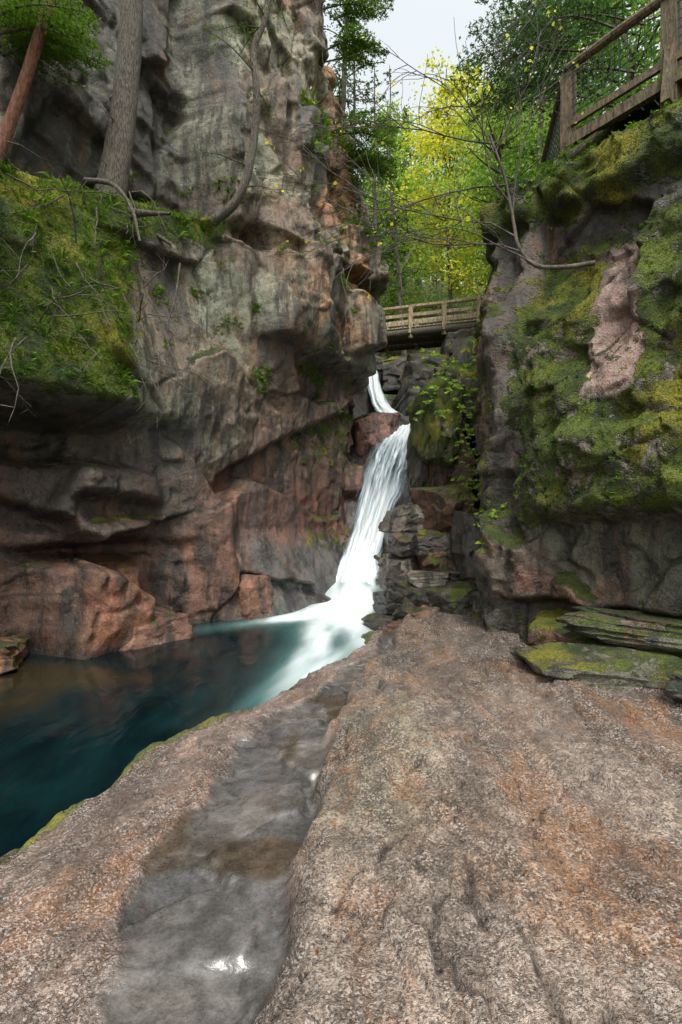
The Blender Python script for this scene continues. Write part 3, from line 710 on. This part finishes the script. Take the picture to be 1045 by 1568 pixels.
for i in range(170):
    y=r.uniform(20.5,34);x=r.uniform(-1,12)
    if abs(x-2.2)<1.2 and y<21: continue
    z=float(G(x,y));n=60;hh=r.uniform(.3,1.3)
    for j in range(3): tube(mb,[(x,y,z-.1),(x+r.randn()*.25,y+r.randn()*.25,z+hh)],.012,3)
    C.append(np.array([x,y,z+hh*.7])+r.randn(n,3)*np.array([.4,.4,hh*.3]))
leaves(mb,np.concatenate(C),.13,8,1,.6,.6);mb.build('undergrowth',[BARKD,L_GRN],False)

mb=MB();b0=np.array([-3.72,8.35,6.3])
pts=spline([b0+[-.12,.0,0],b0+[-.04,0,.5],b0+[.12,.05,1.6],b0+[.25,.1,3.3],b0+[.35,.1,6],b0+[.5,.2,10]],8)
tube(mb,pts,np.interp(np.linspace(0,1,len(pts)),[0,.06,.2,1],[.42,.29,.235,.12]),16,0,.05,4)
for a,L in ((.3,.9),(-.5,1.3),(2.8,1.2),(-1.6,1.0),(-2.4,1.4)):
    dv=np.array([math.cos(a),math.sin(a),0]);tube(mb,spline([b0+dv*.1+[0,0,.3],b0+dv*.4+[0,0,.08],b0+dv*L+[0,0,-.2]],6),np.linspace(.13,.02,13),7,0,.1,2)
r=R(4)
for i in range(16):
    k=r.randint(8,40);p=pts[k];a=r.rand()*6.28;L=.15+.5*r.rand();tube(mb,[p,p+[math.cos(a)*L,math.sin(a)*L,-.08*L]],[.02,.006],4)
mb.build('hemlock_trunk',[BARK],True)
mb=MB();tube(mb,spline([(-5.5,8.1,6.9),(-5.05,8.1,8.1),(-4.55,8.0,9.4),(-4.1,8,10.8),(-3.6,8,13)],8)+np.array([.55,-.9,-.6]),np.linspace(.085,.06,33),10,0,.05,1);mb.build('leaning_trunk',[BARKR],True)
mb=MB();pt=spline([(-2.35,9.35,6.9),(-1.95,9.25,7.15),(-1.7,9.2,7.6),(-1.55,9.2,8.4),(-1.5,9.1,9.1),(-1.55,9.1,9.8),(-1.35,9.1,10.4),(-1.25,9.1,11.5),(-1.3,9.2,13.5)],7)
tube(mb,pt,np.linspace(.09,.04,len(pt)),8,0,.08,2)
r=R(9);C=[]
for i in range(12):
    p=pt[r.randint(12,len(pt))];a=r.rand()*6.28;L=.4+.9*r.rand();tip=p+[math.cos(a)*L,math.sin(a)*L,-.1+.3*r.rand()]
    tube(mb,spline([p,(p+tip)/2+[0,0,.08],tip],4),np.linspace(.018,.004,9),4);C.append(p+(tip-p)*r.rand(90,1)+r.randn(90,3)*[.12,.12,.04])
leaves(mb,np.concatenate(C),.055,3,1,.7,.35);mb.build('crooked_birch_tree',[BARK,L_FERN],True)

def sprays(name,starts,seed,leaf=.05,mats=(BARKD,L_CON)):
    r=R(seed);mb=MB();C=[]
    for (p,dv,L) in starts:
        p=np.array(p,float);dv=np.array(dv,float);dv/=np.linalg.norm(dv)
        ax=spline([p,p+dv*L*.5+[0,0,.06*L],p+dv*L+[0,0,-.12*L]],8);tube(mb,ax,np.linspace(.022,.004,len(ax)),5)
        sd_=np.cross(dv,[0,0,1.]);sd_/=np.linalg.norm(sd_)
        for k in range(3,len(ax)):
            for sg in (-1,1):
                l=.42*L*(1.1-k/len(ax))*(.6+.6*r.rand());tip=ax[k]+sd_*sg*l+dv*l*.7+[0,0,-.12*l+.05*r.randn()]
                tube(mb,[ax[k],tip],[.006,.002],3)
                n=int(l*110)+6;q_=r.rand(n,1);C.append(ax[k]+(tip-ax[k])*q_+r.randn(n,3)*[.025,.025,.01])
    leaves(mb,np.concatenate(C),leaf,seed,1,.8,.3);return mb.build(name,list(mats),False)
r=R(31);S_=[]
for i in range(13): S_.append(((-5.6+r.rand()*.8,7.0+r.rand(),8.1+r.rand()*1.2),(1,-.25+.5*r.rand(),.0+.25*r.rand()),1.1+.9*r.rand()))
sprays('hemlock_branch',S_,31,.055,(BARKD,L_FERN))
S_=[((-5.0,6.2,5.0+i*.22),(1,-.2+.2*r.rand(),-.15),.8+.3*r.rand()) for i in range(5)];sprays('hemlock_branch',S_,32,.05)
S_=[((3.9+r.rand(),7.6+2*r.rand(),8.2+r.rand()*2.4),(-1,-.2+.5*r.rand(),.05-.2*r.rand()),1.4+1.*r.rand()) for i in range(14)];sprays('hemlock_branch',S_,33,.06)
S_=[((-.6+.7*r.rand(),11.5+1.2*r.rand(),9.5+r.rand()*5),(1,-.3+.5*r.rand(),-.1+.2*r.rand()),.8+.8*r.rand()) for i in range(16)];sprays('hemlock_branch',S_,34,.07,(BARKD,L_FERN))

def twigs(mb,p,dv,L,rad,depth,r,C):
    k=6;pts=[np.array(p)];d_=np.array(dv,float)
    for i in range(k): d_=d_+r.randn(3)*.12+[0,0,-.015];d_/=np.linalg.norm(d_);pts.append(pts[-1]+d_*L/k)
    pts=np.array(pts);tube(mb,pts,np.linspace(rad,rad*.45,k+1),5)
    if depth==0:
        if r.rand()<.25: C.append(pts[-1]+r.randn(2,3)*.04)
        return
    for i in range(2,k+1):
        nd=d_+r.randn(3)*.42;nd/=np.linalg.norm(nd);twigs(mb,pts[i],nd,L*(.45+.3*r.rand()),rad*.62,depth-1,r,C)
mb=MB();r=R(12);C=[]
ax=spline([(2.75,5.55,4.3),(2.45,5.6,4.28),(2.15,5.65,4.32),(1.98,5.7,4.55),(1.93,5.75,4.9),(1.85,5.8,5.4),(1.7,5.85,5.9)],5)
tube(mb,ax,np.linspace(.028,.013,len(ax)),7,0,.08,3)
for k,dv,L in ((14,(-1,.1,.3),1.5),(17,(-1,.2,.5),1.9),(20,(.1,.1,1),1.4),(22,(-.7,0,.8),1.7),(26,(-.5,.2,.9),1.5),(28,(.4,.1,.9),1.2),(10,(-.9,.0,.35),1.1),(29,(-.9,.2,.4),1.8),(24,(-1,.2,.15),1.9)):
    twigs(mb,ax[k],dv,L,.011,2,r,C)
leaves(mb,np.concatenate(C),.05,4,1,.4,.7);mb.build('bare_sapling',[BARKD,L_YEL],True)

# ---------------------------------------------------------------- small plants, debris
def surf_pts(RCt,cond,n,seed):
    V,S,Z,M=RCt;ii,jj=np.where(cond(S,Z,M));r=R(seed);k=r.randint(0,len(ii),n);return V[ii[k],jj[k]]
def tufts(name,P,seed,h=.12,mat=L_FERN,nb=9,leafw=.35):
    r=R(seed);mb=MB()
    N0=len(P)*nb;base=np.repeat(P,nb,0);dv=r.randn(N0,3);dv[:,2]=np.abs(dv[:,2])+.3;dv/=np.linalg.norm(dv,axis=1)[:,None]
    L=h*(.4+r.rand(N0)[:,None]);w=np.cross(dv,r.randn(N0,3));w/=np.linalg.norm(w,axis=1)[:,None];w*=L*leafw*.5
    md=base+dv*L*.55;tip=base+dv*L+np.array([0,0,-.35])*L
    v=np.stack([base,md+w,tip,md-w],1);mb.add(v.reshape(-1,3),np.arange(N0*4).reshape(-1,4),0,r.rand(N0))
    return mb.build(name,[mat],False)
P=surf_pts(LC,lambda S,Z,M:(M>.45)&(Z>3)&(Z<7.4)&(S<3.2),6000,1);tufts('moss_tufts',P,1,.07,L_FERN,9,.16)
P=surf_pts(LC,lambda S,Z,M:(M>.45)&(Z>3)&(Z<7.4)&(S<3.2)&(S>-3),260,2);tufts('fern_plant',P,2,.20,L_FERN,16,.12)
P=surf_pts(LC,lambda S,Z,M:(S>4.8)&(S<8.5)&(Z>8)&(vn(S*1.5,Z*1.5,0,7)>.62),500,3);tufts('fern_plant',P,3,.20,L_FERN,12,.2)
P=surf_pts(LC,lambda S,Z,M:(S>1.0)&(S<8)&(Z>4)&(Z<8)&(vn(S*2.5,Z*2.5,0,17)>.8),420,13);tufts('fern_plant',P,13,.11,L_FERN,12,.2)
P=surf_pts(RC,lambda S,Z,M:(M>.5)&(S>-.5)&(S<4)&(Z>1.6),2400,4);tufts('moss_tufts',P,4,.035,L_FERN,8,.25)
V,S,Z,M=RC;ii=np.where((S[:,0]>-3)&(S[:,0]<4))[0];r=R(6);k=ii[r.randint(0,len(ii),900)];P=V[k,Z.shape[1]+r.randint(0,7,900)];tufts('moss_tufts',P,5,.10,L_FERN,9,.2)
P=surf_pts(RC,lambda S,Z,M:(S>-5)&(S<.1)&(Z>1)&(vn(S*2,Z*2,0,9)>.7),240,6);tufts('ivy_plant',P,6,.08,L_LIME,8,.5)
r=R(61);P=np.array([2.05,9.95,3.9])+r.randn(110,3)*[.25,.3,.5];tufts('ivy_plant',P,7,.09,L_LIME,9,.6)
P=np.array([2.4,9.5,2.2])+r.randn(110,3)*[.15,.4,.8];tufts('ivy_plant',P,8,.07,L_LIME,8,.6)
mb=MB();r=R(15);C=[]
P=surf_pts(LC,lambda S,Z,M:(S>-1.8)&(S<1.2)&(Z>3.6)&(Z<6.6),60,8)
for p in P:
    p=p+np.array([.12,-.1,.05]);d_=np.array([r.randn()*.6+.3,-.3+r.randn()*.3,-.5+r.randn()*.5]);d_/=np.linalg.norm(d_);L=.5+1.2*r.rand();pts=[p]
    for i in range(6): d_=d_+r.randn(3)*.22+[0,0,-.06];d_/=np.linalg.norm(d_);pts.append(pts[-1]+d_*L/6)
    tube(mb,np.array(pts),np.linspace(.012,.003,7),5)
    for i in (2,3,4,5): tube(mb,[pts[i],pts[i]+r.randn(3)*.18],[.006,.002],3)
mb.build('fallen_branches',[BARKD],True)
for pts,rr in (([(-2.2,7.0,5.0),(-2.25,6.95,4.5),(-2.35,6.9,4.0),(-2.2,6.85,3.5),(-2.15,6.9,2.9)],.015),([(-3.7,7.4,6.4),(-3.2,7.2,6.2),(-2.9,7.1,5.8),(-2.75,7.0,5.3)],.04)):
    mb=MB();a=spline(pts,6);tube(mb,a,np.linspace(rr,rr*.4,len(a)),6,0,.1,1);mb.build('tree_root',[BARK],True)
r=R(19);n=300;x=r.uniform(-1.6,3.2,n);y=r.uniform(1.4,7,n);zt_=slab_h(x,y)[0];k=x>xedge(y)+.1
C=np.stack([x,y,zt_+.025],-1)[k];mb=MB();leaves(mb,C,.022,7,0,.95,.5);mb.build('fallen_leaves',[L_DEAD],False)

# ================================================================ LIGHT, SKY, CAMERA
w=bpy.data.worlds.new('World');sc.world=w;w.use_nodes=True;nt=w.node_tree;nt.nodes.clear();q=N(nt)
sky=q.n('ShaderNodeTexSky',sky_type='NISHITA');sky.sun_disc=False
EL,AZ=math.radians(62),math.radians(172)
sky.sun_elevation=EL;sky.sun_rotation=AZ;sky.dust_density=4;sky.air_density=3;sky.ozone_density=.3
hs=q.n('ShaderNodeHueSaturation');hs.inputs['Saturation'].default_value=.3;hs.inputs['Value'].default_value=1.7;q.l(sky.outputs[0],hs.inputs['Color'])
bg=q.n('ShaderNodeBackground');bg.inputs[1].default_value=.15;q.l(hs.outputs[0],bg.inputs[0]);o_=q.n('ShaderNodeOutputWorld');q.l(bg.outputs[0],o_.inputs[0])
ld=bpy.data.lights.new('sun','SUN');ld.energy=3.2;ld.angle=math.radians(14);ld.color=(1,.96,.89)
lo=bpy.data.objects.new('sun',ld);sc.collection.objects.link(lo)
sd_=Vector((math.sin(AZ)*math.cos(EL),math.cos(AZ)*math.cos(EL),math.sin(EL)))
lo.rotation_euler=sd_.to_track_quat('Z','Y').to_euler()
cd=bpy.data.cameras.new('camera');co=bpy.data.objects.new('camera',cd);sc.collection.objects.link(co);sc.camera=co
cd.sensor_fit='VERTICAL';cd.sensor_height=36;cd.lens=18;cd.clip_end=2000;cd.clip_start=.05
co.location=(0,0,1.6);co.rotation_euler=(math.radians(90),0,0)
